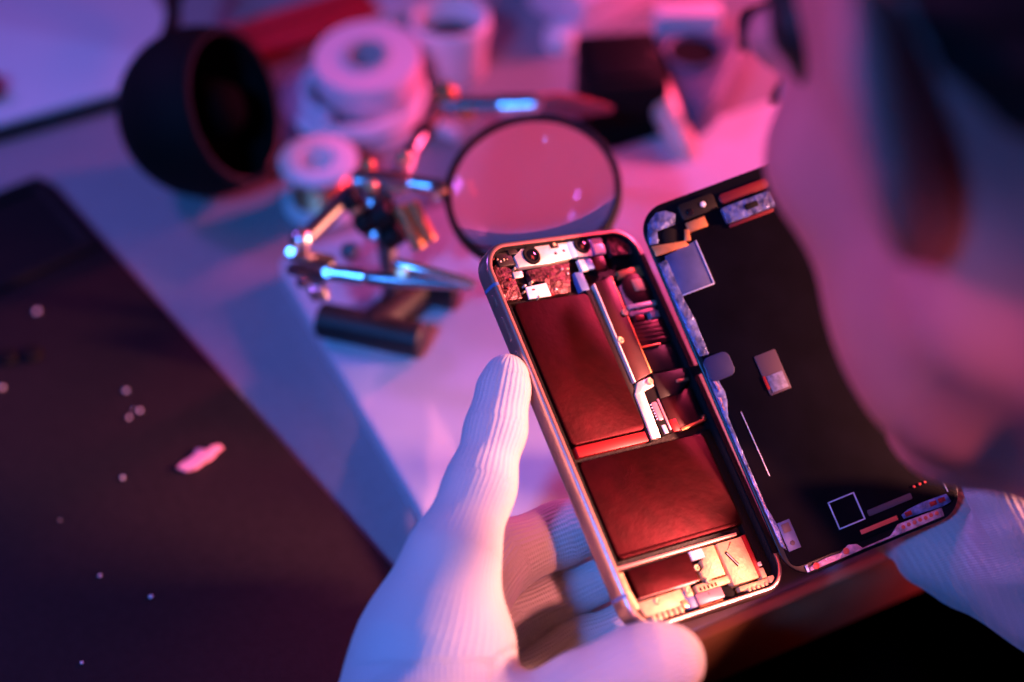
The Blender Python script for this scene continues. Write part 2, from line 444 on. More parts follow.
# ---- small white spool
q = G(326, 209)
sp = empty('solder_spool', (q.x, q.y+.004, TOP), 'small white plastic spool standing between the black lamp and magnifier stand', 'spool')
FL = [(.0085, 0), (.0175, 0), (.0185, .0008), (.0185, .0030), (.0175, .0038), (.0085, .0038)]
MB().lathe([(r, z+.0003) for r, z in FL], 44, closed=True).build('flange', M['white'], sp)
MB().lathe([(r, z+.0245) for r, z in FL], 44, closed=True).build('flange', M['white'], sp)
MB().lathe([(.0085, .003), (.0102, .003), (.0102, .0255), (.0085, .0255)], 36, closed=True).build('core', M['white'], sp)
wp = []
for i in range(400):
    a = i*2*math.pi/24; z = .0052+(.0180)*abs(((i/130) % 2)-1); wp.append(((.0112+.0009*(i//130))*math.cos(a), (.0112+.0009*(i//130))*math.sin(a), z))
MB().tube(wp, .0006, 6).build('solder_wire', M['copper'], sp)

# ---- small jar with an open dark mouth
q = G(458, 84)
jr = empty('jar', (q.x+.002, q.y+.012, TOP), 'small pale round jar with open dark mouth at the back', 'jar')
MB().lathe([(0, .0003), (.0165, .0003), (.0175, .0015), (.0185, .020), (.0205, .026), (.0205, .033), (.0195, .034), (.0180, .034), (.0175, .031), (.0175, .010), (0, .009)], 44).build('jar_body', M['white'], jr)
MB().lathe([(0, .018), (.0172, .018), (.0172, .0195), (0, .0195)], 36).build('contents', mat('dark flux', (.03, .008, .010), .3), jr)

# ---- black box, leaning rod with pink light in its colour, wedge shaped holder (back right)
q = G(640, 160)
bb = empty('power_adapter', (q.x+.004, q.y+.030, TOP), 'black box shaped power adapter standing behind the magnifying lens', 'adapter')
MB().box((0, 0, .0205), (.040, .045, .040), .003).build('adapter_body', M['blackmatte'], bb)
MB().box((0, 0, .0416), (.030, .034, .0016), .0006).build('top_plate', M['black'], bb)
bb.rotation_euler = (0, 0, -.35)
wq = G(694, 150)
wd = empty('cable_holder', (wq.x, wq.y, TOP), 'grey blue wedge shaped holder with dark round hole at the back right', 'holder')
wm_ = MB()
poly = [(0, -.006), (.010, .004), (.030, .050), (.026, .060), (-.012, .058), (-.016, .048), (-.007, .004)]
wm_.prism(poly, .0003, .030, .003)
wm_.build('holder_body', M['greyblue'], wd)
MB().lathe([(.0125, .0295), (.0150, .0295), (.0155, .0315), (.0145, .0335), (.0125, .0325)], 36, Matrix.Translation((.002, .038, 0)), closed=True).build('hole_rim', M['greyblue'], wd)
MB().lathe([(0, .0302), (.0124, .0302), (.0124, .0312), (0, .0306)], 32, Matrix.Translation((.002, .038, 0))).build('hole', M['blackmatte'], wd)
MB().prism(rrect(.034, .012, .003, 6, .002, .064), .022, .040, .002).build('back_clip', M['pinktape'], wd)
wd.rotation_euler = (0, 0, math.atan2(-RT.x, RT.y)+math.pi/2+.05)
ra, rb = P(632, 52, .80), P(688, 163, .775)
ra = G(642, 58, .036); rb = G(692, 166, .009)
rod = empty('pry_tool', (rb.x, rb.y, TOP), 'metal pry tool with pink light in its colour leaning between black adapter and wedge holder', 'tool')
RD = [Vector((v.x-rb.x, v.y-rb.y, v.z-TOP)) for v in (rb, ra)]
dd = RD[1]-RD[0]
MB().tube([RD[0]+dd*t for t in (0, .10, .12, .5, .97, 1)], [.0026, .0056, .0066, .0072, .0070, .0054], 18).build('handle', mat('pink lit handle', (.90, .48, .40), .35), rod)  # orange pink glow put into the handle colour
MB().tube([RD[0]-dd.normalized()*.016+Vector((0, 0, -.002)), RD[0]+dd*.06], [.0012, .0016], 12).build('blade', M['chrome'], rod)
q = G(612, 22)
bx = empty('paper_box', (q.x, q.y+.02, TOP), 'pale pink carton lying at the far back beside the adapter', 'box')
MB().box((0, 0, .0122), (.060, .045, .024), .0012).build('carton', M['pinktape'], bx)
MB().box((0, -.002, .0247), (.061, .047, .0014), .0005).build('lid', M['pinktape'], bx)
bx.rotation_euler = (0, 0, .25)
q = G(560, 45)
cp = MB().lathe([(0, .0003), (.0075, .0003), (.0082, .0010), (.0080, .009), (.0072, .0104), (.0055, .0108), (.0050, .0095), (0, .0092)], 28).build('bottle_cap', M['white']); cp.location = (q.x, q.y, TOP)
tag(cp, 'small white cap lying on the desk behind the lens', 'cap')
q = G(378, 22)
ps = MB().prism(rrect(.050, .028, .003, 6), .0002, .008, .001).build('notepad', M['paper']); ps.location = (q.x, q.y+.008, TOP); ps.rotation_euler = (0, 0, .15)
tag(ps, 'small pale notepad lying behind the coil of cable', 'notepad')

# ---- magnifier stand (third hand)
ms0 = G(388, 330)
st = empty('magnifier_stand', (ms0.x, ms0.y, TOP+PADZ), 'chrome jointed third hand stand with alligator clips and round magnifying lens', 'magnifier')
O = Vector((ms0.x, ms0.y, TOP+PADZ))
def S(x, y, d): return P(x, y, d)-O
def rodp(a, b, r, n=18):
    r *= 1.22; return MB().tube([a, a+(b-a)*.02, b-(b-a)*.02, b], [r*.8, r, r, r*.8], n)
bz = .0080
f0, f1 = G(322, 338, .009)-O, G(424, 360, .009)-O
r0, r1 = G(388, 300, .009)-O, G(458, 312, .009)-O
for a, b in ((f0, f1), (r0, r1)):
    a = Vector((a.x, a.y, bz)); b = Vector((b.x, b.y, bz)); u = (b-a).normalized()
    MB().tube([a, a+u*.001, b-u*.001, b], [.0068, .0078, .0078, .0068], 28).build('foot', M['blackmetal'], st)
fm, rm = (f0+f1)/2, (r0+r1)/2; fm.z = rm.z = .0084
MB().tube([fm, (fm+rm)/2, rm], .0080, 16).build('base_bridge', M['blackmetal'], st)
J = S(378, 192, .672)                       # main joint
bc = (fm+rm)/2
rodp(Vector((bc.x, bc.y, .004)), J, .0034).build('post', M['darkchrome'], st)
a, b = S(352, 181, .672), S(411, 184, .672)
k = MB().tube([a, a+(b-a)*.06, a+(b-a)*.94, b], [.0040, .0054, .0054, .0042], 20); k.build('swivel_block', M['chrome'], st)
MB().box(J+Vector((0, 0, -.004)), (.013, .010, .011), .0015, rz=-.4).build('clamp', M['darkchrome'], st)
rodp(S(408, 183, .671), S(452, 190, .668), .0030).build('lens_arm', M['chrome'], st)
# knobs / thumb screws on the joints; copper and brass tones carry orange lamp reflections
for (x, y, dd_, r, mm) in ((355, 207, .666, .0032, 'brass'), (445, 96, .735, .0050, 'copper'), (467, 112, .733, .0036, 'copper'), (368, 167, .675, .0030, 'copper'), (404, 160, .68, .0030, 'brass'), (371, 188, .667, .0028, 'brass'), (372, 232, .672, .0026, 'darkchrome'), (350, 252, .672, .0032, 'darkchrome'), (501, 104, .733, .0034, 'chrome'), (536, 104, .73, .0030, 'chrome')):
    c = S(x, y, dd_); r *= 1.25
    MB().lathe([(0, -r), (r*.55, -r), (r*.95, -r*.55), (r, 0), (r*.95, r*.55), (r*.55, r), (0, r)], 16, frame_to(-FW+UP*.2, None, c)).build('knob', M[mm], st)
for (p0, p1, r) in (((399, 206), (420, 249), .0026), ((411, 202), (431, 241), .0024)):
    rodp(S(*p0, .664), S(*p1, .668), r).build('thumb_screw', M['copper'], st)  # orange lamp reflection put into the screws' copper colour
rodp(S(376, 240, .672), S(372, 200, .672), .0036).build('joint_stem', M['darkchrome'], st)
for (x, y, dd_, r, h_) in ((384, 214, .668, .0062, .010), (366, 222, .668, .0050, .008), (392, 236, .670, .0052, .009), (352, 200, .664, .0046, .007), (424, 132, .715, .0046, .008)):
    c = S(x, y, dd_); MB().lathe([(0, -h_/2), (r*.8, -h_/2), (r, -h_/2+.001), (r, h_/2-.001), (r*.8, h_/2), (0, h_/2)], 20, frame_to(RT*.7-FW*.3+UP*.4, None, c)).build('clamp_knob', M['black'], st)
# front arm: down-left rod, ball, plate, wing nut, sleeve, alligator clip
rodp(S(354, 190, .668), S(304, 240, .655), .0031).build('arm', M['darkchrome'], st)
rodp(S(350, 186, .670), S(318, 219, .662), .0012).build('arm_highlight', M['chrome'], st)  # thin bright rod built in as the highlight along the arm
c = S(301, 240, .652); MB().lathe([(0, -.0048)]+[(.0048*math.cos(t), .0048*math.sin(t)) for t in np.linspace(-1.4, 1.4, 12)]+[(0, .0048)], 24, Matrix.Translation(c)).build('ball', M['chrome'], st)
pl0, pl1 = S(288, 254, .652), S(334, 276, .648)
for off in (.0030, -.0030):
    mx = frame_to(UP*.8-FW*.5, (pl1-pl0), (pl0+pl1)/2+UP*off)
    MB().prism(rrect((pl1-pl0).length, .0085, .004, 6), -.0008, .0008, .0003, mx).build('clamp_plate', M['darkchrome'], st)
for x, y in ((291, 252), (327, 273)):
    c = S(x, y, .645); MB().lathe([(0, -.0022), (.0018, -.0022), (.0022, 0), (.0018, .0022), (0, .0022)], 12, frame_to(-FW, None, c)).build('bolt', M['chrome'], st)
wn = MB()
for s in ((298, 282, 312, 284), (312, 284, 318, 300), (316, 284, 325, 299)):
    wn.tube([S(s[0], s[1], .650), S((s[0]+s[2])/2, (s[1]+s[3])/2-1.5, .649), S(s[2], s[3], .650)], [.0020, .0032, .0022], 12)
wn.build('wing_nut', M['chrome'], st)
rodp(S(328, 272, .646), S(365, 277, .645), .0028).build('sleeve', M['chrome'], st)
cl = MB(); cl.tube([S(364, 277, .645), S(372, 278, .645), S(400, 281, .644), S(440, 284, .643), S(472, 288, .642)], [.0022, .0030, .0030, .0022, .0010], 14)
cl.build('clip_jaw', M['darkchrome'], st)
cu = MB(); cu.tube([S(394, 263, .640), S(398, 264, .640), S(430, 272, .640), S(464, 281, .641), S(475, 285, .641)], [.0018, .0026, .0024, .0020, .0012], 14)
cu.build('clip_jaw', M['chrome'], st)
c = S(402, 273, .640); MB().lathe([(0, -.003), (.0022, -.003), (.0022, .003), (0, .003)], 14, frame_to(-FW, None, c)).build('clip_pivot', M['brass'], st)
# rear arm with second clip
rodp(S(398, 172, .69), S(440, 108, .733), .0030).build('arm', M['darkchrome'], st)
rodp(S(440, 106, .733), S(500, 106, .733), .0036).build('rear_crossbar', M['darkchrome'], st)
rodp(S(405, 176, .686), S(412, 150, .70), .0028).build('joint_stem', M['chrome'], st)
rodp(S(500, 106, .733), S(536, 105, .731), .0042).build('sleeve', M['chrome'], st)
MB().tube([S(532, 101, .731), S(560, 99, .73), S(590, 104, .73), S(613, 109, .73)], [.0028, .0034, .0022, .0012], 14).build('clip_jaw', mat('red dipped jaw', (.55, .06, .06), .35), st)
MB().tube([S(532, 108, .731), S(560, 111, .73), S(590, 111, .73), S(612, 110, .73)], [.0026, .0032, .0022, .0010], 14).build('clip_jaw', mat('red dipped jaw', (.35, .04, .05), .35), st)  # same jaw red, darkened as the shaded lower half
# lens
LC = P(533, 192, .655)
az_n = Vector((-FW.x, -FW.y, 0)).normalized()
nrm = (Vector((0, 0, 1))*math.sin(math.radians(70)) + az_n*math.cos(math.radians(70)) - RT*.10).normalized()
lmx = frame_to(nrm, RT, LC-O)
RL = .0345
MB().lathe([(RL-.0008, -.0028), (RL+.0012, -.0032), (RL+.0020, -.0020), (RL+.0020, .0020), (RL+.0012, .0032), (RL-.0008, .0028), (RL-.0012, 0)], 72, lmx, closed=True).build('lens_rim', M['black'], st)
pr = []
sag = .0058
for i in range(13):
    r = (RL-.0006)*i/12; pr.append((r, .0012+sag*(1-(i/12)**2)))
pr2 = [(r, -z) for r, z in pr[::-1]]
MB().lathe(pr+pr2, 72, lmx).build('lens', M['glass'], st, ang=60)
c = LC-O-RT*(RL+.004)
MB().box(c, (.007, .005, .006), .001).build('lens_clamp', M['chrome'], st)

# ================================================================== PHONE
def pose(c, u, v):
    u = Vector(u).normalized(); v = Vector(v); v = (v-u*v.dot(u)).normalized(); w = u.cross(v)
    m = Matrix((u, v, w)).transposed().to_4x4(); m.translation = CAM+Vector(c); return m
PM = pose((.20102937, .3118917, -.4115072), (.93915786, .11013407, -.32535057), (.03894124, .90695636, .41942072))
ph = empty('smartphone', label='opened smartphone with exposed batteries and unfolded display held in both gloves', cat='phone', mtx=PM)
mm = lambda poly: [(x*.001, y*.001) for x, y in poly]
W_, H_, RC = 70.9, 143.6, 11.0
def path(n=10):
    out = []
    for sx, sy, a0 in ((1, 1, 0), (-1, 1, 90), (-1, -1, 180), (1, -1, 270)):
        for i in range(n+1):
            a = math.radians(a0+90*i/n); out.append((sx*(W_/2-RC), sy*(H_/2-RC), math.cos(a), math.sin(a)))
    return out
prof = [(-2.0, -.1), (-1.1, 0), (-.55, -.25), (-.15, -.9), (0, -2.0), (.05, -3.85), (0, -5.7), (-.15, -6.8), (-.55, -7.45), (-1.1, -7.7), (-2.0, -7.6)]
def frame_mesh(path_, prof, closed=True):
    b = bmesh.new(); rings = []
    for cx, cy, nx, ny in path_:
        rings.append([b.verts.new(((cx+nx*(RC+o))*.001, (cy+ny*(RC+o))*.001, h*.001)) for o, h in prof])
    k = len(rings); n = len(prof)
    for i in range(k if closed else k-1):
        A, B = rings[i], rings[(i+1) % k]
        for j in range(n): b.faces.new((A[j], A[(j+1) % n], B[(j+1) % n], B[j]))
    if not closed: b.faces.new(rings[0]); b.faces.new(rings[-1][::-1])
    bmesh.ops.recalc_face_normals(b, faces=b.faces)
    return b
def from_bm(b, name, m, parent, smooth=True):
    me = bpy.data.meshes.new(name); b.to_mesh(me); b.free(); o = link(name, me, m, parent)
    if smooth: autosmooth(o, 50)
    return o
fr = from_bm(frame_mesh(path(), prof), 'frame', M['steel'], ph)
pb_ = [(o+.06 if o > -1.9 else o, h+(.05 if j < 4 else (-.05 if j > 7 else 0))) for j, (o, h) in enumerate(prof)]
for side, v0 in ((-1, 56.3), (-1, -58.2), (1, 56.3), (1, -58.2)):
    q = [(side*(W_/2-RC), v0+dv_, side, 0) for dv_ in (-.6, .6)]
    if side < 0: q = q[::-1]
    from_bm(frame_mesh(q, pb_, False), 'antenna_band', M['band'], fr)
for v0, ln_ in ((51.5, 4.5), (40.5, 9.5), (27.5, 9.5)):
    mx = frame_to((-1, 0, 0), (0, 1, 0), (-W_/2*.001, v0*.001, -.0039))
    MB().prism(rrect(ln_*.001, .0024, .0011, 6), -.0005, .00055, .0002, mx).build('side_button', M['steel'], ph)
MB().prism(rrect((W_-2.4)*.001, (H_-2.4)*.001, .0098, 8), -.0074, -.0052, .0001).build('back_tray', M['tray'], ph)
# inner gasket wall
b2 = frame_mesh(path(), [(-3.3, -2.4), (-2.7, -1.2), (-1.9, -.6), (-1.9, -5.5), (-3.3, -5.5)])
from_bm(b2, 'gasket', M['gasket'], ph)
ON_DISPLAY = []
def fu(x): return max(-33.3, min(33.5, -1.6+1.048*x))
def plate(name, poly, h0, h1, m, bev=.12, parent=None, label=None):
    if parent is None or parent not in ON_DISPLAY: poly = [(fu(x), y*1.004) for x, y in poly]
    o = MB().prism(mm(poly), h0*.001, h1*.001, bev*.001).build(name, M[m], parent or ph, ang=30)
    if label: o['label'] = label
    if parent in ON_DISPLAY and parent is not None: ON_DISPLAY.append(o)
    return o
def R_(x0, x1, y0, y1): return [(x0, y0), (x1, y0), (x1, y1), (x0, y1)]
def rr(x0, x1, y0, y1, r): return rrect(x1-x0, y1-y0, r, 5, (x0+x1)/2, (y0+y1)/2)
def screw(x, y, h, r=1.2, m='brass', parent=None):
    b = MB().lathe([(0, h-.25), (r*.35, h-.25), (r*.42, h), (r*.85, h+.05), (r, h-.15), (r, h-.9), (0, h-.9)], 18)
    for v in b.bm.verts: v.co *= .001
    bmesh.ops.translate(b.bm, verts=b.bm.verts, vec=(fu(x)*.001, y*.001004, 0))
    return b.build('screw', M[m], parent or ph)
from_bm(frame_mesh([(W_/2-RC, v, 1, 0) for v in np.linspace(-59.5, 59.5, 12)], [(-2.6, .12), (-1.2, .24), (-.3, .16), (.10, -.7), (.16, -2.4), (.06, -2.4), (-.1, -.8), (-1.2, -.1), (-2.6, -.3)], False), 'rim_seal', M['gasket'], ph)
# batteries
bt = plate('battery', rr(-27.0, 4.6, -5.2, 48.4, 2.2), -5.2, -1.5, 'cell', .9); bt['label'] = 'upper long battery cell'
plate('cell_gap_strip', R_(-25.5, 4.4, -9.4, -5.6), -5.2, -2.4, 'redpart', .2)  # red strip lying between the two cells
bt2 = plate('battery', rr(-27.2, 27.0, -46.2, -11.3, 2.0), -5.2, -1.4, 'cell', .9); bt2['label'] = 'lower wide battery cell'
plate('battery_seam', R_(-26.6, 26.4, -45.8, -44.6), -1.5, -1.28, 'cell', .08, bt2)
# black cushion strips beside the batteries
plate('foam_strip', R_(-31.0, -27.6, -47.5, 48.5), -5.2, -2.0, 'gasket', .3)
plate('foam_strip', R_(4.9, 7.6, -9.5, 49.5), -5.2, -2.3, 'darkflex', .3)
plate('foam_strip', R_(27.4, 32.0, -66.0, -10), -5.2, -2.6, 'gasket', .3)
# front sensor assembly
sb = plate('sensor_bracket', [(-18.6, 61.6), (-6.8, 61.6), (4.6, 62.4), (5.2, 69.4), (-8, 69.4), (-9.5, 68.2), (-14.5, 68.6), (-18.8, 66.0)], -4.5, -1.6, 'shinyplate', .25)
def ring_lens(x, y, r, name, parent, h=-1.2):
    def L(pr, m, nm):
        b = MB().lathe(pr, 32)
        for v in b.bm.verts: v.co = Vector((v.co.x+fu(x), v.co.y+y, v.co.z))*.001
        return b.build(nm, M[m], parent)
    o = L([(0, h-.2), (r*.62, h-.2), (r*.7, h+.3), (r*.95, h+.3), (r, h), (r, h-2.5), (0, h-2.5)], 'blackmatte', name)
    L([(0, h+.25), (r*.35, h+.18), (r*.62, h-.1), (r*.62, h-.19), (0, h-.19)], 'lens', 'lens_glass').parent = parent
    return o
ring_lens(-11.8, 65.6, 3.5, 'front_camera', ph)
plate('dot', circ(-1.5, 65.0, .55, 12), -1.7, -1.5, 'blackmatte', .02, sb); plate('dot', circ(2.4, 65.6, .5, 12), -1.7, -1.5, 'blackmatte', .02, sb)
plate('sensor_chip', R_(-2.5, .8, 67.0, 69.8), -2.0, -1.2, 'darkflex', .15); plate('sensor_chip', R_(-1.4, -.2, 67.8, 69.0), -1.3, -1.0, 'goldplate', .08)
plate('sensor_clip', [(4.6, 62.4), (7.4, 62.6), (8.0, 70.6), (5.4, 70.4)], -3, -1.5, 'lightblue', .2)
plate('projector_bracket', [(7.4, 62.6), (13.6, 62.0), (15.2, 70.8), (8.0, 71.0)], -4, -1.5, 'shinyplate', .25)
ring_lens(10.8, 67.0, 3.4, 'dot_projector', ph)
plate('sensor_clip', [(13.6, 62.2), (15.0, 62.2), (16.4, 70.6), (15.0, 70.8)], -3, -1.4, 'blueflex', .15)
plate('earpiece', R_(15.6, 20.4, 67.0, 71.0), -4, -1.4, 'pinkpart', .25)
plate('earpiece_bracket', R_(15.0, 20.2, 62.4, 66.8), -4, -1.5, 'shinyplate', .25)
plate('ribbon_connector', R_(6.8, 9.6, 56.9, 61.4), -3.5, -1.8, 'sticker', .15); plate('ribbon_connector', R_(9.8, 12.6, 57.2, 61.2), -3.5, -1.8, 'lightblue', .15)
plate('ribbon_connector', R_(12.9, 18.5, 56.4, 62.0), -4, -2.1, 'shield', .2)
plate('foil_patch', [(22.2, 61.2), (31.8, 60.8), (31.6, 67.0), (28.4, 69.3), (23.0, 69.5)], -4.5, -1.8, 'foil', .4)
plate('foil_patch', [(-29.5, 50.4), (-21.4, 50.2), (-21.0, 61.4), (-24.6, 65.8), (-27.8, 63.4), (-30.0, 58)], -5, -2.6, 'foil', .4)
plate('foil_patch', [(-15.4, 56.0), (-10.2, 55.1), (-9.9, 49.6), (-1.4, 49.6), (3.2, 61.2), (-6.0, 61.0), (-15.6, 60.4)], -5, -2.2, 'foil', .4)
plate('cushion_block', R_(-26, -19.4, 63.0, 68.2), -4.5, -1.9, 'darkflex', .3); plate('cushion_block', R_(-20.6, -16.6, 66.8, 70.2), -4, -1.5, 'darkflex', .25)
plate('cushion_block', R_(3.4, 7.0, 49.6, 57.0), -5, -2.4, 'blueflex', .2); plate('cushion_block', R_(-9, 4.5, 70.0, 70.9), -4, -1.0, 'foil', .1)
plate('white_sticker', [(-19.6, 49.4), (-10.2, 49.4), (-10.2, 54.5), (-19.0, 54.0)], -2.6, -1.9, 'sticker', .05)
plate('clip', [(-21.8, 57.9), (-18, 58.1), (-17.8, 60.4), (-21.6, 60.4)], -3, -2.0, 'shinyplate', .15)
for x, y in ((-31.0, 63), (-31.2, 52.4), (-31.2, 49)): screw(x, y, -1.4, .95, 'goldplate')
plate('side_rail', R_(-32.3, -31.2, 10, 50), -4, -1.5, 'goldplate', .15)
# logic board shield and brackets
cv = plate('logic_board_cover', [(8.2, 12.2), (16.6, 14.2), (17.4, 53.0), (9.0, 51.4)], -4.5, -1.4, 'shield', .25)
plate('bright_edge', [(7.9, 12.0), (8.5, 12.2), (9.2, 51.2), (8.6, 51.0)], -3.5, -1.28, 'shinyplate', .08, cv)
plate('bright_edge', [(16.4, 14.2), (16.9, 14.4), (17.7, 53.0), (17.2, 53.1)], -3.5, -1.3, 'copper', .08, cv)
for x, y in ((16.4, 38.4), (9.6, 28.4), (14.3, 11.2)): screw(x, y, -.9, 1.35, 'goldplate', None)
plate('bracket', [(5.4, -9.2), (9.3, -9.2), (10.4, 8.2), (15.6, 9.4), (15.6, 13.0), (9.6, 12.0), (6.3, 7.8)], -4, -1.6, 'shinyplate', .2)
plate('connector_strip', [(10.3, -9.0), (15.2, -8.2), (15.6, 8.8), (10.8, 8.2)], -4, -1.9, 'blackmatte', .2)
cb = plate('board_connector', rr(11.2, 13.4, -3.4, 3.6, .6), -2.2, -1.3, 'pinkpart', .2)
for i in range(6): plate('pin', R_(10.7, 11.2, -2.9+i*1.1, -2.4+i*1.1), -2.0, -1.5, 'sticker', .05, cb)
plate('chip', R_(11.6, 13.2, -8.4, -5.2), -2.2, -1.5, 'sticker', .1)
plate('board_edge', R_(14.3, 15.1, -7.5, 4.5), -2.4, -1.6, 'pinkpart', .08)
plate('logic_board', [(15.8, -8.2), (31.2, -6.4), (31.2, 6.6), (16.2, 4.2)], -5, -2.0, 'shield', .3)
plate('board_tab', R_(15.6, 18.8, -8.4, -3.8), -3, -1.7, 'redpart', .2)
plate('board_clip', [(18.8, -8.8), (31.2, -7.0), (31.4, -5.0), (30.2, -5.0), (30.0, -6.2), (18.8, -7.7)], -3, -1.3, 'copper', .15)
plate('board_clip', R_(25.4, 31.0, 8.6, 9.8), -2, -.9, 'brass', .12)
plate('display_cable', [(15.6, 4.2), (24.2, 5.0), (34.2, 9.6), (34.6, 13.6), (16.7, 13.6)], -2.4, -1.2, 'darkflex', .15)
plate('shield_can', [(16.8, 14.6), (33.0, 14.2), (32.2, 24.2), (17.0, 24.3)], -5, -2.2, 'darkflex', .3)
sh = plate('shield_can', [(17.1, 24.6), (32.2, 24.6), (32.5, 34.0), (17.5, 34.2)], -5, -1.7, 'shield', .3)
for i in range(5): plate('rib', R_(17.8, 31.8, 26.3+i*1.6, 26.9+i*1.6), -1.8, -1.55, 'shield', .08, sh)
plate('edge_lip', R_(17.2, 26.0, 24.0, 24.7), -2, -1.4, 'copper', .08, sh)
# rear camera module
cmx = plate('camera_module', circ(26.8, 46.8, 6.4, 36), -5, -1.6, 'shield', .35)
plate('gold_square', R_(25.4, 30.1, 45.9, 50.5), -1.7, -1.42, 'goldplate', .06, cmx)
plate('side_wing', [(19.6, 41.4), (22.5, 41.4), (22, 50), (19.6, 49)], -4, -2.0, 'pinkpart', .2, cmx)
plate('camera_flex', [(21.2, 52.0), (32.8, 51.8), (32.3, 55.9), (21.6, 54.8)], -4, -1.9, 'flex', .2)
plate('camera_clamp', R_(19.6, 32.0, 39.4, 41.2), -4, -1.4, 'shinyplate', .25)
plate('camera_clamp', R_(18.8, 30.6, 37.0, 38.6), -4, -1.7, 'pinkpart', .25)
plate('camera_connector', R_(20.8, 24.6, 34.8, 37.0), -4, -2.0, 'redpart', .2); plate('camera_connector', R_(27.6, 31.6, 34.8, 37.4), -4, -1.8, 'pinkpart', .2)
plate('side_flex', R_(32.6, 33.4, 14, 60), -4, -1.7, 'darkflex', .15)
for k in range(64):
    reg = [(-30.5, -19, 50.5, 67), (18, 31, 35, 62), (-27, 4, 49.5, 61), (12, 28, -66, -51)][k % 4] if k < 52 else (-26, 12, -68, -62)
    if k % 4 == 3 and k < 52: reg = (-29.6, -27.8, -63, -50)
    x, y = rng.uniform(reg[0], reg[1]), rng.uniform(reg[2], reg[3]); a, b = rng.uniform(.35, 1.1), rng.uniform(.3, .8)
    if rng.random() < .5: a, b = b, a
    h_ = -1.9+rng.uniform(-.2, .5)
    plate('component', R_(x-a/2, x+a/2, y-b/2, y+b/2), h_-2, h_, ['goldplate', 'blackmatte', 'shinyplate', 'darkflex', 'redpart', 'blackmatte'][k % 6], .06)
# bottom end
plate('cross_bar', R_(-30.2, 22.6, -49.4, -48.2), -4, -1.2, 'rosebar', .25)
tpt = plate('vibration_motor', rr(-25.8, -.4, -60.0, -50.3, .5), -5, -1.1, 'cell', .25)
plate('bright_edge', R_(-25.9, -.4, -60.3, -60.0), -4, -1.0, 'rosebar', .06, tpt)
plate('white_square', R_(.2, 5.7, -53.4, -50.2), -3, -1.0, 'sticker', .1)
plate('speaker_cover', [(6.0, -50.2), (11.3, -50.2), (11.0, -60.9), (3.0, -60.9), (1.6, -59.4), (1.4, -57.6), (3.6, -56.6), (3.9, -54.2), (6.0, -53.0)], -4, -1.2, 'goldplate', .2)
spk = plate('speaker_cover', R_(12.4, 23.8, -65.4, -50.2), -4, -1.1, 'goldplate', .2)
plate('scratch', [(14.0, -54.0), (15.0, -53.4), (18.1, -58.8), (17.0, -59.8)], -1.2, -1.02, 'blackmatte', .03, spk)
plate('scratch', [(14.7, -54.2), (15.0, -54.2), (17.8, -59.2), (17.5, -59.4)], -1.1, -.96, 'sticker', .02, spk)
plate('scratch', [(15.6, -53.2), (16.2, -53.2), (18.6, -51.0), (18.2, -50.8)], -1.2, -1.04, 'redpart', .02, spk)
plate('red_strip', R_(24.1, 26.2, -65.0, -49.8), -4, -1.5, 'redpart', .2)
plate('contact', R_(25.2, 27.4, -66.0, -62.4), -4, -1.2, 'goldplate', .2); plate('contact', R_(25.8, 27.6, -61.8, -60.2), -4, -1.3, 'shinyplate', .2)
cm = plate('comb_bar', R_(14.4, 28.8, -67.9, -66.2), -4, -1.6, 'goldplate', .2)
for i in range(5): plate('tooth', R_(17.4+i*2.0, 18.6+i*2.0, -69.0, -67.4), -4, -1.3, 'goldplate', .12, cm)
plate('comb_end', rr(27.4, 30.0, -68.4, -65.9, .5), -4, -1.1, 'goldplate', .2)
gl = plate('antenna_board', [(-27.0, -61.2), (-8.9, -61.0), (-8.6, -64.0), (-8.9, -66.2), (-26.0, -66.4)], -4, -1.5, 'goldplate', .2)
for i in range(6): plate('tooth', R_(-23.8+i*2.3, -22.4+i*2.3, -68.6, -66.2), -4, -1.4, 'goldplate', .12, gl)
plate('comb_end', rr(-10.8, -8.6, -67.6, -64.8, .4), -4, -1.0, 'brass', .2)
for x, y in ((-19.6, -62.6), (-6.4, -62.2), (3.2, -61.2), (.6, -56.0)): screw(x, y, -.9, 1.2, 'goldplate')
plate('bracket', R_(-7.6, -4.8, -64.4, -60.4), -3, -1.4, 'goldplate', .15); plate('bracket', R_(-10.0, -2.0, -60.5, -59.9), -3, -1.1, 'sticker', .08)
plate('blue_flex', R_(-8.4, -4.6, -68.2, -62.0), -4, -1.8, 'blueflex', .15)
plate('charging_port', rr(-4.0, 7.2, -68.0, -64.2, .6), -5, -1.5, 'pinkpart', .3)
rb_ = plate('ribbon', R_(-2.4, 13.0, -64.0, -61.4), -4, -1.7, 'goldplate', .15)
for i in range(5): plate('slot', R_(-1.4+i*1.7, -.6+i*1.7, -63.6, -62.4), -1.8, -1.6, 'blackmatte', .03, rb_)
plate('dark_recess', [(7.2, -64.6), (11.0, -65.0), (11.8, -67.6), (10.6, -68.8), (7.6, -68.0)], -4, -1.4, 'blackmatte', .15)
plate('side_bracket', [(-29.9, -50.2), (-27.6, -50.2), (-27.6, -57), (-26.8, -61.4), (-27.0, -63.4), (-28.6, -63), (-29.9, -57)], -4, -1.6, 'goldplate', .2)
for y in (-51.8, -55.6): screw(-28.8, y, -1.2, .95, 'goldplate')
plate('bottom_rail', R_(-22, 24, -70.2, -69.4), -4, -1.2, 'redpart', .15)
plate('port_clip', [(-4.6, -69.3), (6, -69.2), (5.6, -68.3), (1, -68.6), (-2.4, -68.2), (-4.6, -68.4)], -3, -1.2, 'flex', .12)

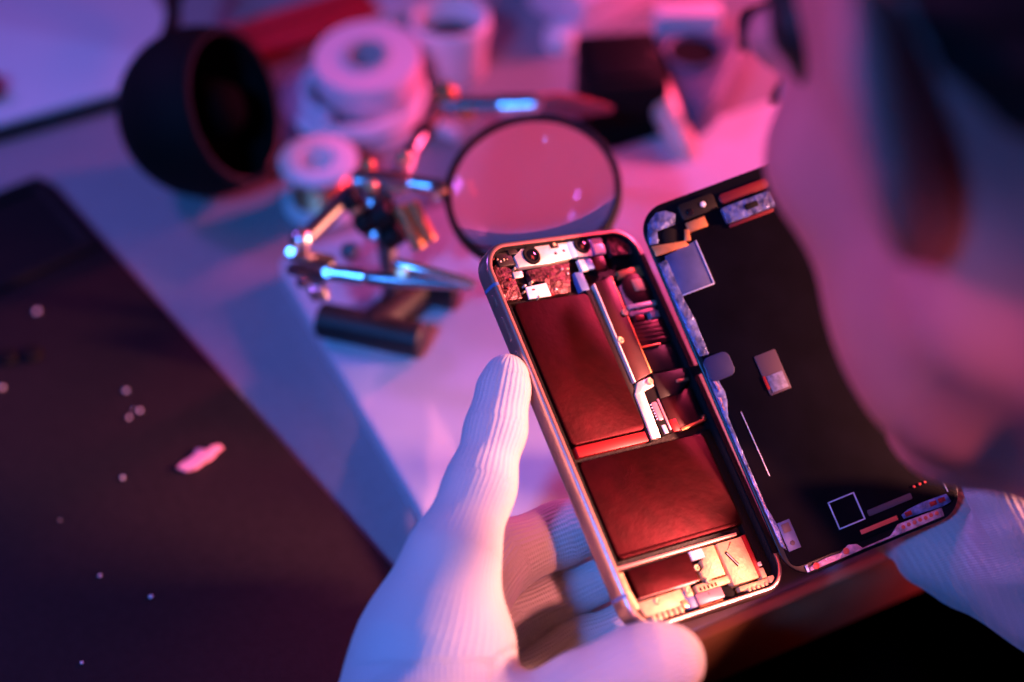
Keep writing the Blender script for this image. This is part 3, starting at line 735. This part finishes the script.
# ---- display, folded out to the right like a book cover (joined by its flat cable)
DM = pose((.26578285, .30843179, -.41042101), (.98607671, -.09143588, .13889639), (.00488816, .85083766, .52540591))
dw, dh = 69.0, 141.5
ds = MB().prism(rrect(dw*.001, dh*.001, .0105, 10), -.0022, -.0004, .0005).build('display', M['glassrim'], ph)
ds.matrix_parent_inverse = PM.inverted(); ds.matrix_basis = DM
ds['label'] = 'black display assembly seen from behind'
ON_DISPLAY.append(ds)
def dp(name, poly, h0, h1, m, bev=.06, label=None): return plate(name, poly, h0, h1, m, bev, ds, label)
dp('back_plate', rr(-32.5, 32.2, -66.8, 61.5, 3.5), -.6, .15, 'glassback', .12)
dp('adhesive_strip', [(-34.0, 57.6), (-31.0, 57.2), (-29.6, 61.6), (-22.6, 61.6), (-20.8, 65.2), (-24.0, 67.6), (-27.4, 68.0), (-31.6, 65.4), (-33.6, 61)], -.3, .5, 'strip', .12)
dp('adhesive_strip', [(-33.9, 50.4), (-30.6, 50.6), (-30.4, 34.8), (-29.6, 27.0), (-29.9, 13.4), (-33.4, 13.8), (-34.0, 29)], -.3, .7, 'strip', .15)
dp('adhesive_strip', [(-33.6, 8.0), (-31.0, 7.2), (-29.9, -1.0), (-30.4, -4.0), (-32.4, -9.6), (-32.6, -25), (-32.4, -44.0), (-31.5, -50.4), (-31.9, -60), (-33.2, -58), (-33.6, -44), (-33.8, -24.4), (-33.9, -9)], -.3, .7, 'strip', .15)
for pl in ([(-32.6, 4.6), (-31.8, 5.2), (-31.0, .8), (-31.9, -.4)], [(-33.2, -2), (-32.2, -2.4), (-32.6, -7.5), (-33.3, -7)], [(-33.2, -33), (-32.9, -33), (-32.7, -44), (-33.0, -44)]): dp('residue', pl, .6, .95, 'residue', .08)
sp_ = dp('sensor_plate', [(-31.6, 36.6), (-17.9, 36.6), (-17.9, 53.4), (-30.6, 52.0), (-32.6, 46)], -.3, .55, 'platebl', .1)
plate('bright_edge', R_(-18.2, -17.7, 36.4, 53.4), .3, .75, 'plateedge', .06, sp_); plate('bright_edge', R_(-30.4, -17.7, 36.2, 36.7), .3, .75, 'plateedge', .06, sp_)
dp('flex_cable', [(-33.9, 57.0), (-21.9, 54.6), (-20.9, 52.6), (-33.8, 52.9)], .3, 1.3, 'flex', .2)
dp('flex_cable', R_(-19.1, -11.5, 56.8, 60.6), .1, 1.0, 'flex', .2)
dp('flex_cable', [(-21.9, 54.4), (-19.6, 54.0), (-18.6, 58.0), (-20.2, 58.6)], .2, 1.1, 'flex', .2)
hc = dp('camera_hole', circ(-25.8, 58.0, 3.2, 24), -.2, .3, 'blackmatte', .1)
dp('sensor_housing', rr(-19.4, -5.4, 61.6, 67.8, 1.2), -.3, .9, 'black', .25)
dp('light_sensor', circ(-10.2, 64.8, 1.05, 18), .8, 1.15, 'sticker', .1, 'pale round light sensor')
dp('sensor_hole', circ(-15.8, 63.8, 1.3, 18), .8, 1.05, 'lens', .08)
er = dp('earpiece_speaker', rr(-5.0, 14.6, 54.8, 61.0, .7), -.2, 1.9, 'strip', .3)
plate('speaker_mesh', rr(3.2, 8.6, 57.0, 59.2, .8), 1.8, 2.05, 'blackmatte', .08, er)
dp('red_tape', R_(-4.4, 13.4, 53.4, 54.6), -.1, .8, 'dimred', .12)
dp('red_tape', rr(-3.8, 16, 62.4, 66.2, 1.6), -.2, .5, 'dimred', .25)
dp('cable_tab', rr(-33.5, -23.4, 3.4, 12.6, 2.6), .3, 1.2, 'tab', .3, 'dark flat cable end')
lb = dp('label', rr(-15.2, -6.9, -8.3, 6.8, .5), .1, .35, 'label', .04, 'small grey label')
plate('pale_patch', R_(-13.9, -7.7, -7.5, -1.4), .3, .5, 'patch', .03, lb)
plate('red_edge', R_(-15.3, -14.3, -6.0, -1.0), .3, .5, 'redpart', .03, lb)
dp('fine_line', [(-27.5, -9.6), (-27.2, -9.6), (-26.8, -34.2), (-27.1, -34.2)], .1, .3, 'plateedge', .03)
so = MB()
for a, b, c, d in ((-11.6, -1.3, -50.6, -50.1), (-11.6, -1.3, -60.4, -59.9), (-11.6, -11.1, -60.4, -50.1), (-1.8, -1.3, -60.4, -50.1)): so.prism(mm(R_(a, b, c, d)), .0001, .0004, .00006)
so.build('square_outline', M['plateedge'], ds)
dp('tape_bar', R_(-4.9, 9.4, -64.8, -63.2), .1, .5, 'obar', .06, 'orange red tape bar')
dp('grey_bar', rr(.2, 17.4, -60.0, -57.8, .6), .1, .4, 'label', .06)
dp('residue', [(-27.1, -68.2), (-20, -67.4), (-14.5, -67.8), (-11, -66.2), (-8, -67.0), (-6.5, -69.1), (4.4, -68.9), (6.1, -67.9), (8.5, -66.2), (25.6, -66.6), (25.2, -69.6), (4.9, -69.7), (-6.1, -69.6), (-27.0, -69.7)], -.3, .8, 'residue', .2)
dp('connector', [(11.2, -63.7), (14, -62.8), (20.2, -62.4), (29.2, -62.8), (29.8, -65.9), (26.2, -66.4), (11.4, -65.3)], .0, .7, 'strip', .15)
for a in (12.2, 22.0, 25.4): dp('residue', R_(a, a+2.6, -65.0, -63.4), .6, .85, 'redpart', .06)
for i in range(7): dp('bead', circ(9.8+i*2.2, -67.8+.15*(i % 2), .75, 12), .6, 1.1, 'obar', .15)
dp('bead', circ(-12.6, -67.9, 1.2, 14), .6, 1.2, 'obar', .2); dp('bead', circ(-24.5, -68.7, 1.2, 14), .6, 1.1, 'obar', .2)
dp('end_cap', R_(-28.2, -27.2, -69.7, -67.2), .2, .9, 'plateedge', .1)
ll = dp('label', R_(-31.3, -26.6, -60.8, -50.3), .1, .4, 'platebl', .05, 'narrow pale label')
plate('dark_patch', R_(-30.4, -27.4, -54.4, -51.2), .3, .55, 'label', .03, ll); plate('dark_patch', circ(-28.9, -58.4, .9, 12), .3, .55, 'label', .03, ll)
for x in (19.6, 21.8, 23.9): dp('red_dot', circ(x, -56.3, .5, 12), .1, .5, 'obar', .06)
dp('corner_line', [(29.6, -49.0), (30.0, -49.0), (30.4, -62.4), (30.0, -62.4)], .1, .3, 'plateedge', .04)
# flat cables bridging phone and display
def bridge(v0, v1, du_, name, m, bulge=.004):
    b = bmesh.new(); rows = []
    for t in np.linspace(0, 1, 9):
        row = []
        for v in (v0, v1):
            A = PM @ Vector((.0330, v*.001, -.0016)); B = DM @ Vector((-.0300, (v+du_)*.001, .0008))
            p = A.lerp(B, t)+(PM.to_3x3() @ Vector((0, 0, 1)))*bulge*4*t*(1-t)
            row.append(b.verts.new(PM.inverted() @ p))
        rows.append(row)
    for i in range(8): b.faces.new((rows[i][0], rows[i][1], rows[i+1][1], rows[i+1][0]))
    r = bmesh.ops.solidify(b, geom=b.faces[:], thickness=.00025)
    return from_bm(b, name, M[m], ph)
bridge(9.8, 13.4, -3.0, 'display_cable', 'darkflex', .0015)

# ================================================================== PERSON
pe = empty('person', (.42, .02, 0), 'person in black shirt and white knit gloves bending over the opened phone', 'person')
OFF = Matrix.Translation((-.42, -.02, 0))
def attach(o, parent=pe):
    o.parent = parent; o.matrix_parent_inverse = OFF if parent is pe else parent.matrix_parent_inverse.copy()
    if parent is not pe: o.matrix_parent_inverse = Matrix()
    return o
HC = CAM + Vector((.2776, .2286, -.2340))
hn = Vector((-.0658, .7831, -.6183)).normalized(); hl = -Vector((.9975, .0356, -.0611)); hl = (hl-hn*hl.dot(hn)).normalized(); hh = hn.cross(hl)
HM = np.array([(-hl)[:], hn[:], hh[:]])       # rows: right, forward, up
HCn = arr(HC)
def toh(X): return (X-HCn) @ HM.T
def fromh(p): return HCn + np.array(p) @ HM
def head(X):
    H = toh(X)
    A = H.copy(); A[..., 0] = np.abs(A[..., 0])          # symmetric
    d = ell(A, (0, -.016, .040), (.074, .094, .084))
    d = smin(d, ell(A, (0, .026, -.020), (.060, .064, .082)), .02)
    d = smin(d, seg(A, (.052, .004, -.050), (.016, .070, -.094), .016, .018), .022)   # jaw
    d = smin(d, seg(A, (0, .056, -.100), (0, -.020, -.112), .020, .036), .02)
    d = smin(d, seg(A, (0, .078, -.096), (.012, .076, -.096), .017, .016), .014)        # chin
    d = smin(d, ell(A, (.033, .046, -.054), (.025, .030, .038)), .02)
    d = smin(d, ell(A, (.041, .058, -.010), (.022, .022, .020)), .018)                 # cheekbone
    d = smin(d, seg(A, (.008, .090, .024), (.046, .072, .026), .009, .008), .012)       # brow
    d = smax(d, -ell(A, (.032, .100, .006), (.019, .020, .013)), .010)                  # socket
    d = smin(d, seg(A, (0, .088, .016), (0, .110, -.026), .008, .011), .010)            # nose
    d = smin(d, ell(A, (.010, .100, -.030), (.008, .010, .007)), .006)
    d = smin(d, ell(A, (.010, .092, -.056), (.018, .010, .006)), .006); d = smin(d, ell(A, (.008, .092, -.066), (.016, .010, .007)), .005)
    # ear: tilted oval shell with hollow
    e = A-np.array((.076, -.016, .002)); c, s = math.cos(.30), math.sin(.30)
    E = np.stack([e[..., 0]*.77-e[..., 1]*-.64, e[..., 1]*c+e[..., 2]*s, -e[..., 1]*s+e[..., 2]*c], -1)
    er_ = ell(E, (.004, -.004, .004), (.009, .020, .033)); er_ = smin(er_, ell(E, (.003, .004, -.026), (.007, .010, .011)), .008)
    er_ = smax(er_, -ell(E, (.015, -.002, .006), (.009, .0135, .024)), .004)
    er_ = smin(er_, ell(E, (.006, .012, -.004), (.006, .005, .008)), .004)
    return smin(d, er_, .005)
NB = HCn + np.array([.045, -.150, -.050])
SHL, SHR = arr(CAM)+np.array([.16, .02, -.365]), arr(CAM)+np.array([.50, .06, -.365])
WL, WR = arr(P(425, 860, .47)), arr(P(1130, 600, .575))
EL, ER = arr(CAM)+np.array([.05, .0, -.54]), arr(CAM)+np.array([.63, .12, -.405])
NK = fromh((0, -.040, -.060))
def body(X):
    d = head(X)
    d = smin(d, seg(X, NK, NB, .056, .060), .03)
    ch = (SHL+SHR)/2
    d = smin(d, seg(X, NB, ch, .06, .09), .04)
    for s_, e_, w_ in ((SHL, EL, WL), (SHR, ER, WR)):
        d = smin(d, seg(X, ch, s_, .078, .040), .03)
        d = smin(d, seg(X, s_, e_, .038, .030), .02); d = smin(d, seg(X, e_, w_, .030, .022), .012)
    d = smin(d, seg(X, ch, ch+np.array([.04, -.12, -.22]), .070, .080), .05)
    return d
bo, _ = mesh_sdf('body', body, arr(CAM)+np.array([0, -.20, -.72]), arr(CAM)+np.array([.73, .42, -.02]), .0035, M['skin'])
attach(bo)
# eyes, lids, lips, brows: children of the person
def hmesh(mb, name, m):
    R4 = Matrix(((HM[0][0], HM[1][0], HM[2][0], HC.x), (HM[0][1], HM[1][1], HM[2][1], HC.y), (HM[0][2], HM[1][2], HM[2][2], HC.z), (0, 0, 0, 1)))
    me_bm = mb.bm; bmesh.ops.transform(me_bm, matrix=R4, verts=me_bm.verts)
    o = mb.build(name, M[m]); attach(o); return o
SPH = lambda r: [(0, -r)]+[(r*math.cos(t), r*math.sin(t)) for t in np.linspace(-1.45, 1.45, 14)]+[(0, r)]
for s in (-1, 1):
    hmesh(MB().lathe(SPH(.0118), 24, Matrix.Translation((s*.032, .0765, .006))), 'eye', 'eyewhite')
    hmesh(MB().lathe(SPH(.0062), 20, Matrix.Translation((s*.032, .0835, .004))), 'iris', 'eye')
    hmesh(MB().tube([(s*.012, .099, .026), (s*.026, .098, .031), (s*.040, .090, .031), (s*.052, .078, .025)], [.003, .0045, .0042, .002], 10), 'eyebrow', 'hair')
    hmesh(MB().tube([(s*.020, .0885, .009), (s*.032, .0915, .0125), (s*.044, .083, .008)], [.0012, .0018, .0012], 8), 'eyelash', 'hair')
def hairf(X):
    H = toh(X); A = H.copy(); A[..., 0] = np.abs(A[..., 0])
    d = ell(A, (0, -.020, .046), (.084, .102, .090)) 
    d = d + .0016*np.sin(H[..., 0]*420+H[..., 1]*160)*np.sin(H[..., 2]*330)
    # hairline: forehead, around the ear, nape
    cut = np.minimum(A[..., 1]-(.005+(A[..., 2]-.03)*1.1), A[..., 1]-.072)
    cut = np.where(A[..., 2] > .045, A[..., 1]-np.minimum((A[..., 2]-.045)*1.6-.004, .070), A[..., 1]+.026-np.clip(A[..., 2]-.030, 0, .015)*2.4)
    d = smax(d, cut, .010)
    d = smax(d, -(A[..., 2]-(.018-.55*np.clip(-A[..., 1]-.022, 0, .08)*3.2)), .008)
    tuft = chain(A, [((.050, .040, .085), .011), ((.057, .038, .050), .009), ((.058, .042, .026), .0065), ((.056, .046, .010), .003)], .006)
    return smin(d, tuft, .008)
ho, _ = mesh_sdf('hair', hairf, HCn-.16, HCn+.16, .0035, M['hair']); attach(ho)
ch = (SHL+SHR)/2
HP = arr(CAM)+np.array([.43, -.17, -.68])      # hips
def shirtf(X):
    d = seg(X, NB-np.array([0, .02, .02]), ch, .074, .105)
    d = smin(d, seg(X, ch, HP, .118, .135), .07)
    for s_, e_, w_ in ((SHL, EL, WL), (SHR, ER, WR)):
        d = smin(d, seg(X, ch, s_, .100, .064), .05)
        we = e_+(w_-e_)*.82
        d = smin(d, seg(X, s_, e_, .060, .050), .03); d = smin(d, seg(X, e_, we, .048, .036), .015)
    d = smax(d, -seg(X, NB, NK, .066, .064), .006)
    return d
so_, _ = mesh_sdf('shirt', shirtf, arr(CAM)+np.array([-.02, -.36, -.90]), arr(CAM)+np.array([.78, .36, -.12]), .006, M['shirt']); attach(so_)
KL, KR = np.array([.30, .30, .56]), np.array([.60, .32, .56])
def trouserf(X):
    h2 = arr(HP)
    d = None
    for sgn_, k_ in ((-1, KL), (1, KR)):
        hp = np.array([HP[0]+sgn_*.09, HP[1], .53])
        f = np.array([k_[0], k_[1]-.03, .10])
        e = smin(seg(X, hp, k_, .085, .062), seg(X, k_, f, .062, .048), .03)
        d = e if d is None else smin(d, e, .03)
    d = smin(d, seg(X, np.array([HP[0]-.05, HP[1], .55]), np.array([HP[0]+.05, HP[1], .55]), .13, .13), .05)
    return d
to, _ = mesh_sdf('trousers', trouserf, (.10, -.42, .04), (.76, .44, .72), .009, M['trouser']); attach(to)
for k_ in (KL, KR):
    def shoef(X, k_=k_):
        f = np.array([k_[0], k_[1]-.03, 0])
        d = seg(X, f+[0, -.05, .045], f+[0, .16, .035], .042, .033); d = smin(d, seg(X, f+[0, -.01, .05], f+[0, -.01, .11], .045, .046), .03)
        return smax(d, -(X[..., 2]-.001), .003)
    s1, _ = mesh_sdf('shoe', shoef, (k_[0]-.08, k_[1]-.16, -.02), (k_[0]+.08, k_[1]+.22, .18), .006, M['shoe']); attach(s1)

# ---- gloves
def bones_attr(o, V, bones, tocam):
    best = np.full(len(V), 1e9); rib = np.zeros(len(V)); al = np.zeros(len(V))
    for pts in bones:
        acc = 0.
        for (a, ra), (b, rb) in zip(pts[:-1], pts[1:]):
            a = np.array(a); b = np.array(b); ab = b-a; L = np.linalg.norm(ab); ab /= L
            t = np.clip((V-a)@ab, 0, L); q = V-a-t[:, None]*ab; dist = np.linalg.norm(q, axis=1); r = ra+(rb-ra)*t/L
            e = dist-r
            ref = tocam-ab*(tocam@ab); ref /= np.linalg.norm(ref); s2 = np.cross(ab, ref)
            ang = np.arctan2(q@s2, q@ref)
            m = e < best-1e-5
            best[m] = e[m]; rib[m] = (ang*(.5*(ra+rb)))[m]; al[m] = (acc+t)[m]
            acc += L
    for nm, v in (('rib', rib), ('along', al)):
        at = o.data.attributes.new(nm, 'FLOAT', 'POINT'); at.data.foreach_set('value', v.astype(np.float32))
def C_(*js): return [(arr(P(x, y, d)), r) for x, y, d, r in js]
# left hand: index along the phone's left edge, three fingers under it, thumb across the lower corner
LI = C_((425, 640, .507, .019), (452, 560, .515, .0145), (480, 486, .5265, .0110), (496, 428, .534, .0094), (504, 388, .538, .0080), (507, 373, .5385, .0062))
LM_ = C_((440, 640, .535, .015), (500, 558, .565, .0125), (560, 534, .574, .0110), (625, 512, .578, .0098), (665, 500, .577, .0082))
LR_ = C_((440, 680, .545, .014), (505, 622, .573, .0108), (565, 594, .581, .0094), (630, 566, .584, .0086), (672, 552, .583, .0074))
LP_ = C_((450, 715, .545, .014), (515, 684, .568, .0105), (580, 646, .572, .0092), (635, 622, .575, .0082), (670, 610, .574, .0068))
LT = C_((455, 790, .485, .020), (515, 742, .490, .0170), (585, 698, .494, .0136), (635, 670, .494, .0122), (660, 662, .494, .0112), (671, 661, .494, .0100))
LW = [(WL, .025), (arr(P(425, 770, .49)), .030), (arr(P(420, 700, .512)), .024), (arr(P(428, 640, .520)), .020)]
LW2 = [(arr(P(425, 770, .50)), .028), (arr(P(440, 700, .54)), .020), (arr(P(442, 660, .545)), .016)]
LWb = C_((456, 725, .500, .019), (462, 650, .505, .017))
def gloveL(X):
    palm = chain(X, LW, .01); palm = smin(palm, chain(X, LW2, .01), .012); palm = smin(palm, chain(X, LWb, .01), .012)
    d = smin(palm, chain(X, LI, .006), .014)
    d = smin(d, chain(X, LT, .006), .009)
    o_ = np.minimum(chain(X, LM_, .005), np.minimum(chain(X, LR_, .005), chain(X, LP_, .005)))
    return smin(d, o_, .006)
glp = np.concatenate([np.array([p for p, r in c]) for c in (LI, LM_, LR_, LP_, LT, LW)])
gL, V = mesh_sdf('glove', gloveL, glp.min(0)-.035, glp.max(0)+.035, .0013, M['glove'])
bones_attr(gL, V, [LI, LM_, LR_, LP_, LT, LW, LW2], arr(-FW)); attach(gL); gL['label'] = 'white knit glove holding the phone body'
# right hand: holds the display's right edge from behind
RI = C_((1044, 532, .590, .015), (975, 425, .604, .0105), (930, 400, .606, .0098), (890, 385, .604, .0080))
RM = C_((1022, 542, .592, .015), (962, 468, .608, .0108), (915, 445, .609, .0098), (872, 430, .607, .0080))
RR = C_((990, 535, .592, .016), (945, 505, .603, .0108), (905, 490, .604, .0096), (870, 476, .603, .0078))
RP = C_((970, 560, .588, .015), (935, 540, .596, .0105), (900, 532, .598, .0090), (872, 524, .597, .0072))
RTb = C_((1050, 590, .566, .018), (1024, 556, .557, .0135), (1012, 520, .552, .0110), (994, 482, .549, .0095), (986, 466, .549, .0080))
RW = [(WR, .026)]+C_((1060, 568, .577, .025), (1000, 540, .580, .020), (960, 545, .582, .015))
RW2 = C_((1070, 545, .578, .025), (1040, 548, .585, .018), (1020, 536, .588, .0155))
RW3 = C_((1050, 590, .577, .022), (985, 564, .580, .0150), (925, 554, .583, .0105))
def gloveR(X):
    palm = smin(chain(X, RW, .01), chain(X, RW2, .01), .012); palm = smin(palm, chain(X, RW3, .01), .014)
    d = smin(palm, chain(X, RTb, .006), .012)
    o_ = np.minimum(np.minimum(chain(X, RI, .005), chain(X, RM, .005)), np.minimum(chain(X, RR, .005), chain(X, RP, .005)))
    return smin(d, o_, .008)
grp = np.concatenate([np.array([p for p, r in c]) for c in (RI, RM, RR, RP, RTb, RW)])
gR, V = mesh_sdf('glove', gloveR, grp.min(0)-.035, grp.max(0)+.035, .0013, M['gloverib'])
for nm, v in (('rib', V @ arr(RT*.88+UP*.47)), ('along', V @ arr(RT*.47-UP*.88))):
    gR.data.attributes.new(nm, 'FLOAT', 'POINT').data.foreach_set('value', v.astype(np.float32))
attach(gR); gR['label'] = 'white knit glove holding the display'

# ================================================================== LIGHT, CAMERA
def area(name, loc, target, size, power, col, size_y=None):
    l = bpy.data.lights.new(name, 'AREA'); l.energy = power; l.color = col; l.size = size
    if size_y: l.shape = 'RECTANGLE'; l.size_y = size_y
    o = bpy.data.objects.new(name, l); COL.objects.link(o); o.location = loc
    o.rotation_euler = (Vector(target)-Vector(loc)).to_track_quat('-Z', 'Y').to_euler(); return o
area('red_lamp', (1.00, .24, 1.42), (.22, .31, .83), .30, 2.2, (1.0, .06, .05))
area('violet_fill', (-.25, 1.05, 1.45), (.2, .3, .9), .15, 3.0, (.42, .15, 1.0))  # added fill that turns panel, desk and cheek violet
def spot(name, loc, target, power, col, angle, blend, radius):
    l = bpy.data.lights.new(name, 'SPOT'); l.energy = power; l.color = col; l.spot_size = math.radians(angle); l.spot_blend = blend; l.shadow_soft_size = radius
    o = bpy.data.objects.new(name, l); COL.objects.link(o); o.location = loc
    o.rotation_euler = (Vector(target)-Vector(loc)).to_track_quat('-Z', 'Y').to_euler(); return o
spot('pink_spot', (.80, .60, .985), (.37, .50, .76), 30, (1.0, .08, .24), 42, .6, .05)
spot('magenta_face_fill', (-.50, .70, 1.30), (.215, .215, .97), 14, (1.0, .12, .55), 21, .7, .05)  # added fill aimed at the face alone, not a lamp of the room
spot('blue_spot', (-.44, -.06, 1.58), (.08, .42, .80), 43, (.045, .25, 1.0), 50, 1.0, .05)
spot('salmon_side_spot', (.95, .0, 1.0), (.15, .315, .887), 155, (1.0, .34, .25), 24, .35, .04)
spot('salmon_spot', (.17, -.62, 1.74), (.20, .265, .80), 78, (1.0, .24, .22), 9, .8, .03)
l = bpy.data.lights.new('red_edge_fill', 'POINT'); l.energy = .02; l.color = (1, .03, .01); l.shadow_soft_size = .004  # added light for a red glow on the desk edge, no real indicator
o = bpy.data.objects.new('red_edge_fill', l); COL.objects.link(o); o.location = (.325, .245, .715)
w = bpy.data.worlds.new('World'); SC.world = w; w.use_nodes = True
w.node_tree.nodes['Background'].inputs['Color'].default_value = (.05, .03, .12, 1); w.node_tree.nodes['Background'].inputs['Strength'].default_value = .12

cd = bpy.data.cameras.new('camera'); co_ = bpy.data.objects.new('camera', cd); COL.objects.link(co_)
cd.sensor_width = 36; cd.lens = FPX*36/1024; cd.clip_start = .01
co_.matrix_world = frame_to(-FW, RT, CAM)
cd.dof.use_dof = True; cd.dof.focus_distance = .552; cd.dof.aperture_fstop = 2.8
SC.camera = co_
SC.view_settings.view_transform = 'Standard'; SC.view_settings.look = 'None'; SC.view_settings.gamma = 1; SC.view_settings.use_curve_mapping = False
SC.view_settings.exposure = 0
